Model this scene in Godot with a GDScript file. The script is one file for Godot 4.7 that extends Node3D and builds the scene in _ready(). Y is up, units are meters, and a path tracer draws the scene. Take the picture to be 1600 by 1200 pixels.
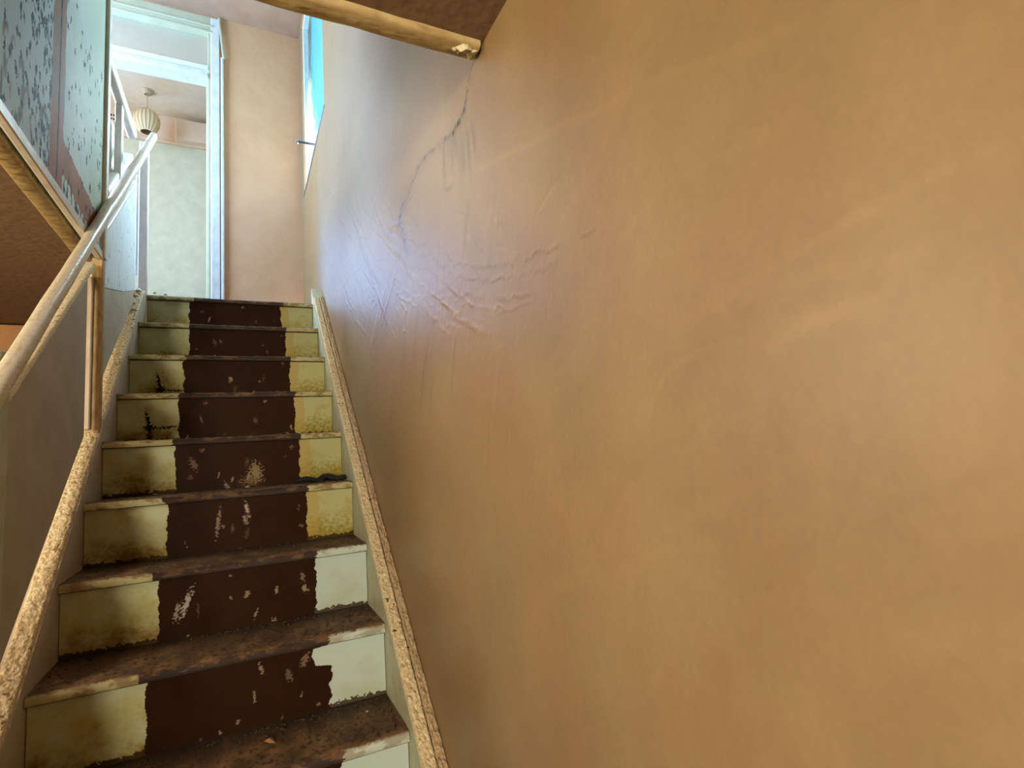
extends Node3D
# Derelict stair flight seen from the hall. Landing level is y = 0, the flight climbs towards -z.
# x = 0 is the inner face of the wall stringer, the plaster wall is at x = WX.

const RISE := 0.19
const RUN := 0.22
const W := 0.777
const WX := 0.055
const SOF := -0.125      # underside of the upper floor (hall ceiling)
const FAR := -1.05       # landing wall with the doorway
const CEIL := 2.42
const HALL := -2.47
const BACK := 5.6
const LEFT := -2.3

var rng := RandomNumberGenerator.new()
var mats := {}

func _ready() -> void:
	rng.seed = 7
	setup_view()
	make_materials()
	build_shell()
	build_window()
	build_doorway()
	build_far_room()
	build_staircase()
	build_banister()
	build_gallery()
	build_hall_fittings()
	build_debris()

# ---------------------------------------------------------------- view, sky, light
func setup_view() -> void:
	var cam := Camera3D.new()
	cam.name = "camera"
	add_child(cam)
	cam.position = Vector3(-0.349, -0.867, 3.12)
	cam.rotation_degrees = Vector3(6.6, -26.5, -3.75)
	cam.fov = 70.56
	cam.near = 0.02
	cam.current = true
	var we := WorldEnvironment.new()
	we.name = "world_environment"
	var e := Environment.new()
	var sky := Sky.new()
	var sm := ProceduralSkyMaterial.new()
	sm.sky_top_color = Color(0.55, 0.72, 1.0)
	sm.sky_horizon_color = Color(0.88, 0.94, 1.0)
	sm.ground_horizon_color = Color(0.7, 0.74, 0.76)
	sm.ground_bottom_color = Color(0.4, 0.42, 0.42)
	sm.sky_energy_multiplier = 2.2
	sm.ground_energy_multiplier = 2.2
	sky.sky_material = sm
	e.background_mode = Environment.BG_SKY
	e.sky = sky
	e.tonemap_mode = Environment.TONE_MAPPER_LINEAR
	e.tonemap_exposure = 1.3
	e.sdfgi_enabled = true
	e.ssao_enabled = true
	e.ssil_enabled = true
	we.environment = e
	add_child(we)
	# daylight through the stair window, the gallery window, the bedroom window and the hall window
	area("stair_window_daylight", Vector3(1.05, 1.95, -1.5), Vector3(-0.64, -0.18, 0.74), Vector2(1.8, 1.6), Color(0.80, 0.95, 1.0), 170.0)
	area("gallery_window_daylight", Vector3(LEFT + 0.03, 1.45, -0.2), Vector3(1, 0, 0), Vector2(1.1, 1.0), Color(0.62, 0.80, 1.0), 11.0)
	area("gallery_door_daylight", Vector3(-1.83, 1.45, FAR + 0.03), Vector3(0, 0, 1), Vector2(0.62, 1.1), Color(1.0, 0.97, 0.93), 3.8)
	area("bedroom_window_daylight", Vector3(-2.97, 1.5, -1.85), Vector3(1, 0, 0), Vector2(0.9, 1.0), Color(1.0, 0.98, 0.9), 2.4)
	area("bedroom_end_window_daylight", Vector3(-1.62, 1.02, -2.47), Vector3(0, 0, 1), Vector2(0.66, 0.8), Color(0.50, 0.72, 1.0), 2.6)
	area("side_window_daylight", Vector3(LEFT + 0.03, -0.52, 1.85), Vector3(1, 0, 0), Vector2(0.7, 0.56), Color(1.0, 0.89, 0.68), 2.2)
	area("hall_window_daylight", Vector3(-1.65, -0.62, BACK - 0.03), Vector3(0, 0, -1), Vector2(0.45, 0.5), Color(1.0, 0.94, 0.82), 11.5)

func area(called: String, at: Vector3, towards: Vector3, size: Vector2, col: Color, energy: float) -> void:
	var l := AreaLight3D.new()
	l.name = called
	add_child(l)
	l.look_at_from_position(at, at + towards, Vector3.UP)
	l.area_size = size
	l.light_color = col
	l.light_energy = energy
	l.area_range = 12.0
	l.area_attenuation = 2.0
	l.shadow_enabled = true

# ---------------------------------------------------------------- helpers: naming
func tag(o: Node3D, label: String, category: String, group := "") -> Node3D:
	o.set_meta("label", label)
	o.set_meta("category", category)
	if group != "":
		o.set_meta("group", group)
	return o

func thing(called: String, label: String, category: String, at := Vector3.ZERO, group := "") -> Node3D:
	var o := Node3D.new()
	o.name = called
	add_child(o, true)
	o.position = at
	return tag(o, label, category, group)

func obj(called: String, mesh: Mesh, m: Material, parent: Node3D = self, at := Vector3.ZERO, label := "") -> MeshInstance3D:
	var o := MeshInstance3D.new()
	o.name = called
	o.mesh = mesh
	o.material_override = m
	parent.add_child(o, true)
	o.position = at
	if label != "":
		o.set_meta("label", label)
	return o

func struct(called: String, mesh: Mesh, m: Material, parent: Node3D = self, at := Vector3.ZERO) -> MeshInstance3D:
	var o := obj(called, mesh, m, parent, at)
	if parent == self:
		o.set_meta("kind", "structure")
	return o

# ---------------------------------------------------------------- helpers: meshes
func quad(st: SurfaceTool, a: Vector3, b: Vector3, c: Vector3, d: Vector3) -> void:
	# a b c d run clockwise seen from the front
	for v in [a, b, c, a, c, d]:
		st.add_vertex(v)

func box_to(st: SurfaceTool, lo: Vector3, hi: Vector3, bev := 0.0) -> void:
	st.set_smooth_group(-1)
	var c := (lo + hi) / 2.0
	var h := (hi - lo) / 2.0
	var b := minf(bev, minf(h.x, minf(h.y, h.z)) * 0.9)
	for ax in 3:
		for s in [-1.0, 1.0]:
			var n := Vector3.ZERO
			n[ax] = s
			var u := (ax + 1) % 3
			var v := (ax + 2) % 3
			var p: Array[Vector3] = []
			for k in [[-1, -1], [1, -1], [1, 1], [-1, 1]]:
				var q := Vector3.ZERO
				q[ax] = h[ax] * s
				q[u] = (h[u] - b) * k[0]
				q[v] = (h[v] - b) * k[1]
				p.append(c + q)
			face(st, p, n)
	if b <= 0.0:
		return
	for ax in 3:
		var u := (ax + 1) % 3
		var v := (ax + 2) % 3
		for su in [-1.0, 1.0]:
			for sv in [-1.0, 1.0]:
				var p: Array[Vector3] = []
				for k in [[-1, 0], [1, 0], [1, 1], [-1, 1]]:
					var q := Vector3.ZERO
					q[ax] = (h[ax] - b) * k[0]
					q[u] = (h[u] - (b if k[1] == 1 else 0.0)) * su
					q[v] = (h[v] - (0.0 if k[1] == 1 else b)) * sv
					p.append(c + q)
				var n := Vector3.ZERO
				n[u] = su
				n[v] = sv
				face(st, p, n)
	for sx in [-1.0, 1.0]:
		for sy in [-1.0, 1.0]:
			for sz in [-1.0, 1.0]:
				var p: Array[Vector3] = []
				for ax in 3:
					var q := h - Vector3(b, b, b)
					q[ax] += b
					p.append(c + q * Vector3(sx, sy, sz))
				face(st, p, Vector3(sx, sy, sz))

func face(st: SurfaceTool, p: Array[Vector3], n: Vector3) -> void:
	# any convex polygon, turned so that it faces n
	var cr := (p[1] - p[0]).cross(p[2] - p[0])
	var q := p.duplicate()
	if cr.dot(n) > 0.0:
		q.reverse()
	for k in range(1, q.size() - 1):
		st.add_vertex(q[0])
		st.add_vertex(q[k])
		st.add_vertex(q[k + 1])

func begin() -> SurfaceTool:
	var st := SurfaceTool.new()
	st.begin(Mesh.PRIMITIVE_TRIANGLES)
	st.set_smooth_group(-1)
	return st

func done(st: SurfaceTool) -> ArrayMesh:
	st.generate_normals()
	return st.commit()

func box(lo: Vector3, hi: Vector3, bev := 0.003) -> ArrayMesh:
	var st := begin()
	box_to(st, lo, hi, bev)
	return done(st)

func prism_x(poly: PackedVector2Array, x0: float, x1: float) -> ArrayMesh:
	# polygon of (z, y) pulled from x0 to x1
	var st := begin()
	prism_to(st, poly, x0, x1)
	return done(st)

func prism_to(st: SurfaceTool, poly: PackedVector2Array, x0: float, x1: float) -> void:
	st.set_smooth_group(-1)
	var t := Geometry2D.triangulate_polygon(poly)
	for k in range(0, t.size(), 3):
		for s in [[x0, -1.0], [x1, 1.0]]:
			var p: Array[Vector3] = []
			for j in 3:
				var q := poly[t[k + j]]
				p.append(Vector3(s[0], q.y, q.x))
			face(st, p, Vector3(s[1], 0, 0))
	var ccw := not Geometry2D.is_polygon_clockwise(poly)
	for k in poly.size():
		var a := poly[k]
		var b := poly[(k + 1) % poly.size()]
		var e := b - a
		var n := Vector2(e.y, -e.x) * (1.0 if ccw else -1.0)
		var p: Array[Vector3] = [Vector3(x0, a.y, a.x), Vector3(x1, a.y, a.x), Vector3(x1, b.y, b.x), Vector3(x0, b.y, b.x)]
		face(st, p, Vector3(0, n.y, n.x))

func sweep(path: Array[Vector3], prof: PackedVector2Array, up := Vector3.UP, cap := true) -> ArrayMesh:
	# a closed profile (side, up) swept along a path, rounded shading
	var st := begin()
	st.set_smooth_group(1)
	var rings := []
	for k in path.size():
		var d := (path[mini(k + 1, path.size() - 1)] - path[maxi(k - 1, 0)]).normalized()
		var side := d.cross(up).normalized()
		var u := side.cross(d).normalized()
		var r: Array[Vector3] = []
		for q in prof:
			r.append(path[k] + side * q.x + u * q.y)
		rings.append(r)
	var n := prof.size()
	for k in rings.size() - 1:
		for j in n:
			var a: Vector3 = rings[k][j]
			var b: Vector3 = rings[k][(j + 1) % n]
			var c: Vector3 = rings[k + 1][(j + 1) % n]
			var d: Vector3 = rings[k + 1][j]
			var p: Array[Vector3] = [a, b, c, d]
			face(st, p, (a + b + c + d) / 4.0 - (path[k] + path[k + 1]) / 2.0)
	if cap:
		st.set_smooth_group(-1)
		for e in [0, rings.size() - 1]:
			var c: Vector3 = path[e]
			var out: Vector3 = (path[0] - path[1]) if e == 0 else (path[e] - path[e - 1])
			for j in n:
				var p: Array[Vector3] = [c, rings[e][j], rings[e][(j + 1) % n]]
				face(st, p, out)
	return done(st)

func lathe(prof: PackedVector2Array, seg := 32, scallop := 0.0, ribs := 12) -> ArrayMesh:
	var st := begin()
	st.set_smooth_group(1)
	for k in prof.size() - 1:
		for j in seg:
			var p: Array[Vector3] = []
			for q in [[k, j], [k, j + 1], [k + 1, j + 1], [k + 1, j]]:
				var a: float = TAU * float(q[1] % seg) / seg
				var r: float = prof[q[0]].x * (1.0 - scallop * absf(sin(a * ribs / 2.0)))
				p.append(Vector3(cos(a) * r, prof[q[0]].y, sin(a) * r))
			var am := TAU * (j + 0.5) / seg
			var e := prof[k + 1] - prof[k]
			var n2 := Vector2(-e.y, e.x)
			face(st, p, Vector3(cos(am) * n2.x, n2.y, sin(am) * n2.x))
	return done(st)

func oval(w: float, h: float, n := 20, power := 2.6) -> PackedVector2Array:
	var p := PackedVector2Array()
	for k in n:
		var a := TAU * k / n
		var c := cos(a)
		var s := sin(a)
		p.append(Vector2(signf(c) * pow(absf(c), 2.0 / power) * w / 2.0, signf(s) * pow(absf(s), 2.0 / power) * h / 2.0))
	return p

func chip_mesh(seed_: int, flat: float) -> ArrayMesh:
	# an angular crumb: a squashed, jittered octahedron with a ring of six
	var r := RandomNumberGenerator.new()
	r.seed = seed_
	var st := begin()
	var ring: Array[Vector3] = []
	for k in 6:
		var a := TAU * k / 6.0 + r.randf_range(-0.3, 0.3)
		var q := r.randf_range(0.55, 1.0)
		ring.append(Vector3(cos(a) * q, flat * r.randf_range(-0.25, 0.35), sin(a) * q * 0.75))
	var top := Vector3(r.randf_range(-0.2, 0.2), flat, r.randf_range(-0.2, 0.2))
	var bot := Vector3(0, -flat * 0.5, 0)
	for k in 6:
		var p: Array[Vector3] = [ring[k], ring[(k + 1) % 6], top]
		face(st, p, ring[k] + ring[(k + 1) % 6] + Vector3(0, 2, 0))
		var q: Array[Vector3] = [ring[k], ring[(k + 1) % 6], bot]
		face(st, q, ring[k] + ring[(k + 1) % 6] - Vector3(0, 2, 0))
	return done(st)

# ---------------------------------------------------------------- helpers: textures
func noise(seed_: int, freq: float, octaves := 4) -> FastNoiseLite:
	var n := FastNoiseLite.new()
	n.seed = seed_
	n.noise_type = FastNoiseLite.TYPE_SIMPLEX_SMOOTH
	n.frequency = freq
	n.fractal_octaves = octaves
	return n

func noise_tex(seed_: int, freq: float, cols: Array, size := 512, octaves := 5, as_normal := false, bump := 2.0) -> NoiseTexture2D:
	var t := NoiseTexture2D.new()
	t.width = size
	t.height = size
	t.seamless = true
	t.noise = noise(seed_, freq, octaves)
	if as_normal:
		t.as_normal_map = true
		t.bump_strength = bump
	elif cols.size() > 0:
		var g := Gradient.new()
		var off := PackedFloat32Array()
		var cc := PackedColorArray()
		for k in cols.size():
			off.append(float(k) / (cols.size() - 1))
			cc.append(cols[k])
		g.offsets = off
		g.colors = cc
		t.color_ramp = g
	return t

func tri_mat(key: String, seed_: int, freq: float, cols: Array, rough: float, scale := Vector3(1, 1, 1), bump := 0.0, octaves := 5) -> StandardMaterial3D:
	var m := StandardMaterial3D.new()
	m.resource_name = key
	m.albedo_texture = noise_tex(seed_, freq, cols, 512, octaves)
	m.roughness = rough
	m.uv1_triplanar = true
	m.uv1_world_triplanar = true
	m.uv1_scale = scale
	if bump > 0.0:
		m.normal_enabled = true
		m.normal_texture = noise_tex(seed_ + 31, freq * 1.5, [], 512, octaves, true, 6.0)
		m.normal_scale = bump
	mats[key] = m
	return m

func img_mat(key: String, im: Image, rough: float, height: Image = null, relief := 0.1) -> StandardMaterial3D:
	var m := StandardMaterial3D.new()
	m.resource_name = key
	m.albedo_texture = ImageTexture.create_from_image(im)
	m.roughness = rough
	m.texture_repeat = false
	if height:
		m.heightmap_enabled = true
		m.heightmap_texture = ImageTexture.create_from_image(height)
		m.heightmap_scale = relief
	return m

func put(data: PackedByteArray, i: int, c: Color) -> void:
	data[i * 3] = int(clampf(c.r, 0, 1) * 255.0)
	data[i * 3 + 1] = int(clampf(c.g, 0, 1) * 255.0)
	data[i * 3 + 2] = int(clampf(c.b, 0, 1) * 255.0)

func make_materials() -> void:
	tri_mat("plaster_peach", 11, 0.012, [Color(0.84, 0.65, 0.48), Color(0.86, 0.67, 0.50), Color(0.87, 0.69, 0.52)], 0.42, Vector3(0.6, 0.6, 0.6), 0.15)
	tri_mat("ceiling_paint", 12, 0.02, [Color(0.68, 0.54, 0.44), Color(0.74, 0.60, 0.50)], 0.8, Vector3(0.6, 0.6, 0.6))
	tri_mat("soffit", 13, 0.05, [Color(0.46, 0.37, 0.29), Color(0.49, 0.40, 0.31), Color(0.52, 0.43, 0.34)], 0.8, Vector3(0.8, 0.8, 0.8), 0.1)
	tri_mat("hall_paint", 14, 0.02, [Color(0.62, 0.45, 0.28), Color(0.72, 0.53, 0.34)], 0.7, Vector3(0.5, 0.5, 0.5))
	tri_mat("dark_floor", 15, 0.05, [Color(0.18, 0.13, 0.09), Color(0.30, 0.23, 0.16)], 0.7)
	tri_mat("gloss_white", 16, 0.03, [Color(0.82, 0.81, 0.77), Color(0.88, 0.87, 0.84), Color(0.91, 0.90, 0.87)], 0.4, Vector3(0.7, 0.7, 0.7), 0.1)
	tri_mat("room_wall", 17, 0.015, [Color(0.74, 0.74, 0.64), Color(0.80, 0.80, 0.71)], 0.8)
	tri_mat("room_pink", 18, 0.03, [Color(0.82, 0.72, 0.63), Color(0.85, 0.76, 0.67)], 0.8)
	tri_mat("rail_wood", 19, 0.05, [Color(0.58, 0.50, 0.38), Color(0.82, 0.78, 0.69), Color(0.89, 0.86, 0.79), Color(0.84, 0.80, 0.71), Color(0.70, 0.62, 0.51)], 0.34, Vector3(2.5, 2.5, 0.7), 0.15)
	tri_mat("grimy_paint", 20, 0.02, [Color(0.66, 0.60, 0.53), Color(0.70, 0.65, 0.58), Color(0.74, 0.69, 0.62)], 0.6, Vector3(0.6, 0.6, 0.6), 0.1)
	tri_mat("pale_green", 21, 0.03, [Color(0.68, 0.67, 0.52), Color(0.72, 0.73, 0.62), Color(0.75, 0.77, 0.67)], 0.5, Vector3(0.8, 0.8, 0.8), 0.1)
	tri_mat("bare_pine", 22, 0.03, [Color(0.56, 0.45, 0.30), Color(0.68, 0.58, 0.42), Color(0.74, 0.66, 0.50)], 0.6, Vector3(6, 1, 6), 0.2)
	tri_mat("bead_paint", 23, 0.03, [Color(0.38, 0.29, 0.16), Color(0.64, 0.55, 0.37), Color(0.72, 0.65, 0.47), Color(0.58, 0.48, 0.29)], 0.6, Vector3(0.6, 2.0, 2.0), 0.3)
	tri_mat("cream_paint", 27, 0.02, [Color(0.74, 0.73, 0.60), Color(0.80, 0.79, 0.67)], 0.5, Vector3(0.7, 0.7, 0.7), 0.1)
	tri_mat("room_ceiling", 28, 0.02, [Color(0.80, 0.74, 0.66), Color(0.84, 0.78, 0.70)], 0.8)
	tri_mat("grit", 24, 0.07, [Color(0.36, 0.27, 0.16), Color(0.80, 0.73, 0.57), Color(0.90, 0.86, 0.73), Color(0.66, 0.55, 0.38), Color(0.88, 0.83, 0.68), Color(0.90, 0.87, 0.74)], 0.9, Vector3(1.8, 1.8, 1.8), 0.8)
	tri_mat("rough_plaster", 25, 0.08, [Color(0.28, 0.20, 0.13), Color(0.60, 0.50, 0.37), Color(0.76, 0.68, 0.54), Color(0.46, 0.35, 0.23)], 0.9, Vector3(2, 2, 2), 0.8)
	tri_mat("dusty_cream", 29, 0.05, [Color(0.60, 0.48, 0.32), Color(0.88, 0.82, 0.68), Color(0.93, 0.89, 0.77), Color(0.84, 0.76, 0.60)], 0.9, Vector3(3, 3, 3), 0.5)
	tri_mat("dirt", 26, 0.09, [Color(0.10, 0.07, 0.04), Color(0.26, 0.18, 0.10), Color(0.36, 0.27, 0.17)], 1.0, Vector3(4, 4, 4), 0.8)
	var m := StandardMaterial3D.new()
	m.resource_name = "window_glass"
	m.albedo_color = Color(0.9, 1.0, 1.0, 0.08)
	m.transparency = BaseMaterial3D.TRANSPARENCY_ALPHA
	m.roughness = 0.02
	m.metallic_specular = 0.12
	mats["glass"] = m
	m = StandardMaterial3D.new()
	m.resource_name = "cloudy_glass"
	m.albedo_color = Color(0.80, 0.82, 0.74, 0.22)
	m.transparency = BaseMaterial3D.TRANSPARENCY_ALPHA
	m.roughness = 0.06
	mats["cloudy_glass"] = m
	for d in [["metal_grey", Color(0.45, 0.47, 0.5), 0.4, 0.7], ["black", Color(0.02, 0.02, 0.025), 0.8, 0.0], ["chip_white", Color(0.80, 0.77, 0.70), 0.8, 0.0], ["chip_tan", Color(0.62, 0.46, 0.30), 0.8, 0.0], ["lamp_paper", Color(0.84, 0.75, 0.60), 0.7, 0.0], ["white_plastic", Color(0.72, 0.64, 0.55), 0.5, 0.0]]:
		m = StandardMaterial3D.new()
		m.resource_name = d[0]
		m.albedo_color = d[1]
		m.roughness = d[2]
		m.metallic = d[3]
		mats[d[0]] = m
	mats["lamp_paper"].backlight = Color(0.3, 0.28, 0.22)
	mats["guard_paint"] = img_mat("guard_paint", guard_image(), 0.6)
	mats["guard_paint"].metallic_specular = 0.25
	mats["flecked_blue"] = tri_mat("flecked_blue", 51, 0.03, [Color(0.7, 0.7, 0.7), Color(0.8, 0.8, 0.8)], 0.45)
	mats["flecked_blue"].albedo_texture = ImageTexture.create_from_image(flecked_image())
	mats["flecked_blue"].metallic_specular = 0.25
	mats["flecked_blue"].uv1_scale = Vector3(2, 2, 2)
	m = StandardMaterial3D.new()
	m.resource_name = "teal_sheet"
	m.albedo_color = Color(0.04, 0.68, 0.68)
	m.roughness = 0.4
	m.backlight = Color(0.9, 0.9, 0.9)
	m.cull_mode = BaseMaterial3D.CULL_DISABLED
	mats["teal"] = m

# ---- the big plaster wall: colour and trowel relief drawn in metres (z, y)
const WZ := [-1.05, 2.0, 3.2, 4.7]
const WU := [0.0, 0.44, 0.94, 1.0]
const WY := [2.42, 0.5, -1.6, -2.47]
const WV := [0.0, 0.22, 0.92, 1.0]
const TW := 1500
const TH := 1300

func piece(x: float, from: Array, to: Array) -> float:
	var up: bool = from[1] > from[0]
	for k in from.size() - 1:
		var last := k == from.size() - 2
		if last or (x <= from[k + 1] if up else x >= from[k + 1]):
			return lerpf(to[k], to[k + 1], (x - from[k]) / (from[k + 1] - from[k]))
	return 0.0

func wall_uv(z: float, y: float) -> Vector2:
	return Vector2(piece(z, WZ, WU), piece(y, WY, WV))

func stroke(a: PackedFloat32Array, pts: Array, width: float, amp: float, side := 0.0, fade := true) -> void:
	# soft ridge along a polyline; side > 0 makes one flank steeper (a trowel step)
	var total := 0.0
	for k in pts.size() - 1:
		total += pts[k].distance_to(pts[k + 1])
	var run := 0.0
	for k in pts.size() - 1:
		var p: Vector2 = pts[k]
		var q: Vector2 = pts[k + 1]
		var dir := (q - p).normalized()
		var nrm := Vector2(-dir.y, dir.x)
		var len := p.distance_to(q)
		var lo := Vector2(minf(p.x, q.x), minf(p.y, q.y)) - Vector2(width, width) * 2.2
		var hi := Vector2(maxf(p.x, q.x), maxf(p.y, q.y)) + Vector2(width, width) * 2.2
		var u0 := wall_uv(lo.x, hi.y)
		var u1 := wall_uv(hi.x, lo.y)
		for j in range(maxi(int(u0.y * TH), 0), mini(int(u1.y * TH) + 1, TH)):
			var y := piece((j + 0.5) / TH, WV, WY)
			for i in range(maxi(int(u0.x * TW), 0), mini(int(u1.x * TW) + 1, TW)):
				var z := piece((i + 0.5) / TW, WU, WZ)
				var c := Vector2(z, y) - p
				var t := c.dot(dir)
				if t < (-width if k == 0 else 0.0) or t > len + (width if k == pts.size() - 2 else 0.0):
					continue
				var d := c.dot(nrm) / width
				var w := exp(-d * d * 2.0)
				if side != 0.0:
					w *= clampf(0.5 + d * side, 0.0, 1.0) * 1.6
				var f := 1.0
				if fade:
					f = sin(clampf((run + t) / total, 0.02, 0.98) * PI)
					f = sqrt(f)
				a[j * TW + i] += amp * w * f
		run += len

func scratch(hgt: PackedFloat32Array, tone: PackedFloat32Array, pts: Array, width: float, relief: float, shade: float, wander := 0.008) -> void:
	# a line broken into uneven, wandering dashes
	var n := (pts.size() - 1) * 6
	var torn := []
	for k in n + 1:
		var f := float(k) / n * (pts.size() - 1)
		var i := mini(int(f), pts.size() - 2)
		var q: Vector2 = pts[i].lerp(pts[i + 1], f - i)
		torn.append(q + Vector2(rng.randf_range(-wander, wander), rng.randf_range(-wander, wander) * 0.5))
	var k := 0
	while k < n:
		var l := rng.randi_range(2, 5)
		var seg := torn.slice(k, mini(k + l + 1, n + 1))
		if seg.size() > 1 and rng.randf() < 0.85:
			stroke(hgt, seg, width * rng.randf_range(0.6, 1.3), relief * rng.randf_range(0.3, 1.2), rng.randf_range(0.4, 1.4))
			if shade != 0.0:
				stroke(tone, seg, width * rng.randf_range(0.4, 0.8), shade * rng.randf_range(0.2, 1.2))
		k += l

func make_wall_material() -> StandardMaterial3D:
	var hgt := PackedFloat32Array()
	hgt.resize(TW * TH)
	var tone := PackedFloat32Array()
	tone.resize(TW * TH)
	var crack := [Vector2(2.24, -0.11), Vector2(2.20, -0.16), Vector2(2.16, -0.19), Vector2(2.10, -0.19), Vector2(1.99, -0.16), Vector2(1.86, -0.14), Vector2(1.76, -0.165), Vector2(1.66, -0.18), Vector2(1.65, -0.21), Vector2(1.70, -0.26), Vector2(1.71, -0.31)]
	var torn := []
	for k in 61:
		var f := k / 60.0 * (crack.size() - 1)
		var q: Vector2 = crack[mini(int(f), crack.size() - 2)].lerp(crack[mini(int(f) + 1, crack.size() - 1)], f - mini(int(f), crack.size() - 2))
		torn.append(q + Vector2(rng.randf_range(-0.016, 0.016), rng.randf_range(-0.006, 0.006)))
	for k in range(0, 60, 3):
		stroke(hgt, torn.slice(k, k + 4), rng.randf_range(0.005, 0.010), -rng.randf_range(0.2, 0.6), 0.0, false)
		stroke(tone, torn.slice(k, k + 4), rng.randf_range(0.004, 0.008), -rng.randf_range(0.05, 0.25), 0.0, false)
	stroke(tone, crack.slice(2, 11), 0.030, -0.07, 0.6, false)
	stroke(tone, crack.slice(5, 11), 0.045, -0.05, -0.6)
	stroke(hgt, [Vector2(1.80, -0.15), Vector2(1.70, -0.20), Vector2(1.74, -0.27)], 0.03, 0.35, 1.0)
	var c1 := [Vector2(2.60, -0.45), Vector2(2.51, -0.42), Vector2(2.43, -0.40), Vector2(2.34, -0.37), Vector2(2.23, -0.34), Vector2(2.17, -0.32)]
	stroke(hgt, c1, 0.014, 0.35, 1.2)
	stroke(tone, c1, 0.008, 0.06)
	stroke(hgt, [Vector2(2.02, -0.28), Vector2(2.06, -0.30), Vector2(2.09, -0.30), Vector2(2.10, -0.285)], 0.010, 0.5, -1.0)
	stroke(tone, [Vector2(2.03, -0.285), Vector2(2.06, -0.305), Vector2(2.09, -0.30)], 0.008, -0.12)
	# brushed brown patch below the crack
	for k in 14:
		var f := k / 13.0
		var z := lerpf(2.04, 2.22, f)
		var y0 := lerpf(-0.17, -0.235, f) + rng.randf_range(-0.01, 0.01)
		stroke(tone, [Vector2(z, y0), Vector2(z + rng.randf_range(-0.01, 0.01), y0 - rng.randf_range(0.07, 0.12))], rng.randf_range(0.006, 0.016), -rng.randf_range(0.06, 0.18))
	# fan of trowel strokes
	var top := [Vector2(1.50, -0.17), Vector2(1.60, -0.22), Vector2(1.72, -0.29), Vector2(1.84, -0.345), Vector2(1.92, -0.37), Vector2(2.00, -0.42), Vector2(2.09, -0.48), Vector2(2.16, -0.505), Vector2(2.26, -0.54), Vector2(2.34, -0.56), Vector2(2.42, -0.575), Vector2(2.50, -0.59), Vector2(2.58, -0.60)]
	for k in 7:
		var o := Vector2(-0.012 * k, -0.022 * k - rng.randf_range(0.0, 0.012))
		var pts := []
		for q in top:
			pts.append(q + o)
		scratch(hgt, tone, pts.slice(0, 13 - k), 0.009, 0.7 if k == 0 else rng.randf_range(0.25, 0.5), -0.09 if k < 3 else 0.05, 0.010)
	var rid := [Vector2(1.20, 0.02), Vector2(1.32, -0.10), Vector2(1.50, -0.23), Vector2(1.74, -0.38), Vector2(1.96, -0.52), Vector2(2.09, -0.60), Vector2(2.22, -0.66)]
	scratch(hgt, tone, rid, 0.012, 1.1, 0.09, 0.008)
	scratch(hgt, tone, [Vector2(1.76, -0.25), Vector2(1.65, -0.28), Vector2(1.55, -0.31), Vector2(1.44, -0.35), Vector2(1.36, -0.42)], 0.010, 0.8, 0.06)
	scratch(hgt, tone, [Vector2(-0.06, 0.42), Vector2(0.23, 0.20), Vector2(0.48, -0.02), Vector2(0.80, -0.26), Vector2(1.17, -0.44)], 0.014, 0.9, -0.05, 0.02)
	for k in 60:
		var z := rng.randf_range(0.9, 2.3)
		var y := lerpf(0.05, -0.50, (z - 0.9) / 1.4) + rng.randf_range(-0.22, 0.10)
		var t := rng.randf_range(-0.3, 1.0)
		var l := rng.randf_range(0.05, 0.22)
		scratch(hgt, tone, [Vector2(z, y), Vector2(z + l, y - l * t)], rng.randf_range(0.005, 0.012), rng.randf_range(-0.7, 0.8), rng.randf_range(-0.10, 0.08), 0.004)
	for k in 130:
		var z := rng.randf_range(0.0, 1.7)
		var y := lerpf(0.55, -0.25, z / 1.7) + rng.randf_range(-0.35, 0.15)
		var l := rng.randf_range(0.05, 0.30)
		var t := rng.randf_range(0.5, 1.3)
		scratch(hgt, tone, [Vector2(z, y), Vector2(z + l * 0.5, y - l * t * 0.55), Vector2(z + l, y - l * t)], rng.randf_range(0.006, 0.014), rng.randf_range(-0.8, 0.9), rng.randf_range(-0.10, 0.06), 0.006)
	for k in 9:
		var z := 1.80 - k * 0.05 + rng.randf_range(-0.02, 0.02)
		stroke(hgt, [Vector2(z, -0.25 - k * 0.012), Vector2(z - 0.15, -0.31 - k * 0.016), Vector2(z - 0.36, -0.42 - k * 0.02)], rng.randf_range(0.008, 0.016), rng.randf_range(0.2, 0.5), 1.0)
	for k in 26:
		var z := rng.randf_range(-0.05, 1.4)
		var y := lerpf(0.45, -0.15, z / 1.4) + rng.randf_range(-0.25, 0.15)
		var l := rng.randf_range(0.15, 0.4)
		var pts := [Vector2(z, y), Vector2(z + l * 0.55, y - l * rng.randf_range(0.5, 0.7)), Vector2(z + l * 1.1, y - l * rng.randf_range(0.9, 1.2))]
		stroke(hgt, pts, rng.randf_range(0.010, 0.022), rng.randf_range(-0.35, 0.4), rng.randf_range(-1.0, 1.0))
		if k % 2 == 0:
			stroke(tone, pts, 0.010, rng.randf_range(-0.07, 0.03))
	for k in 46:
		var z := rng.randf_range(1.3, 2.35)
		var y := rng.randf_range(-0.72, -0.34)
		stroke(hgt, [Vector2(z, y), Vector2(z - 0.05, y - rng.randf_range(0.05, 0.16))], rng.randf_range(0.006, 0.014), rng.randf_range(-0.35, 0.35))
		stroke(tone, [Vector2(z, y), Vector2(z - 0.05, y - rng.randf_range(0.05, 0.16))], rng.randf_range(0.006, 0.014), rng.randf_range(-0.10, 0.07))
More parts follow.
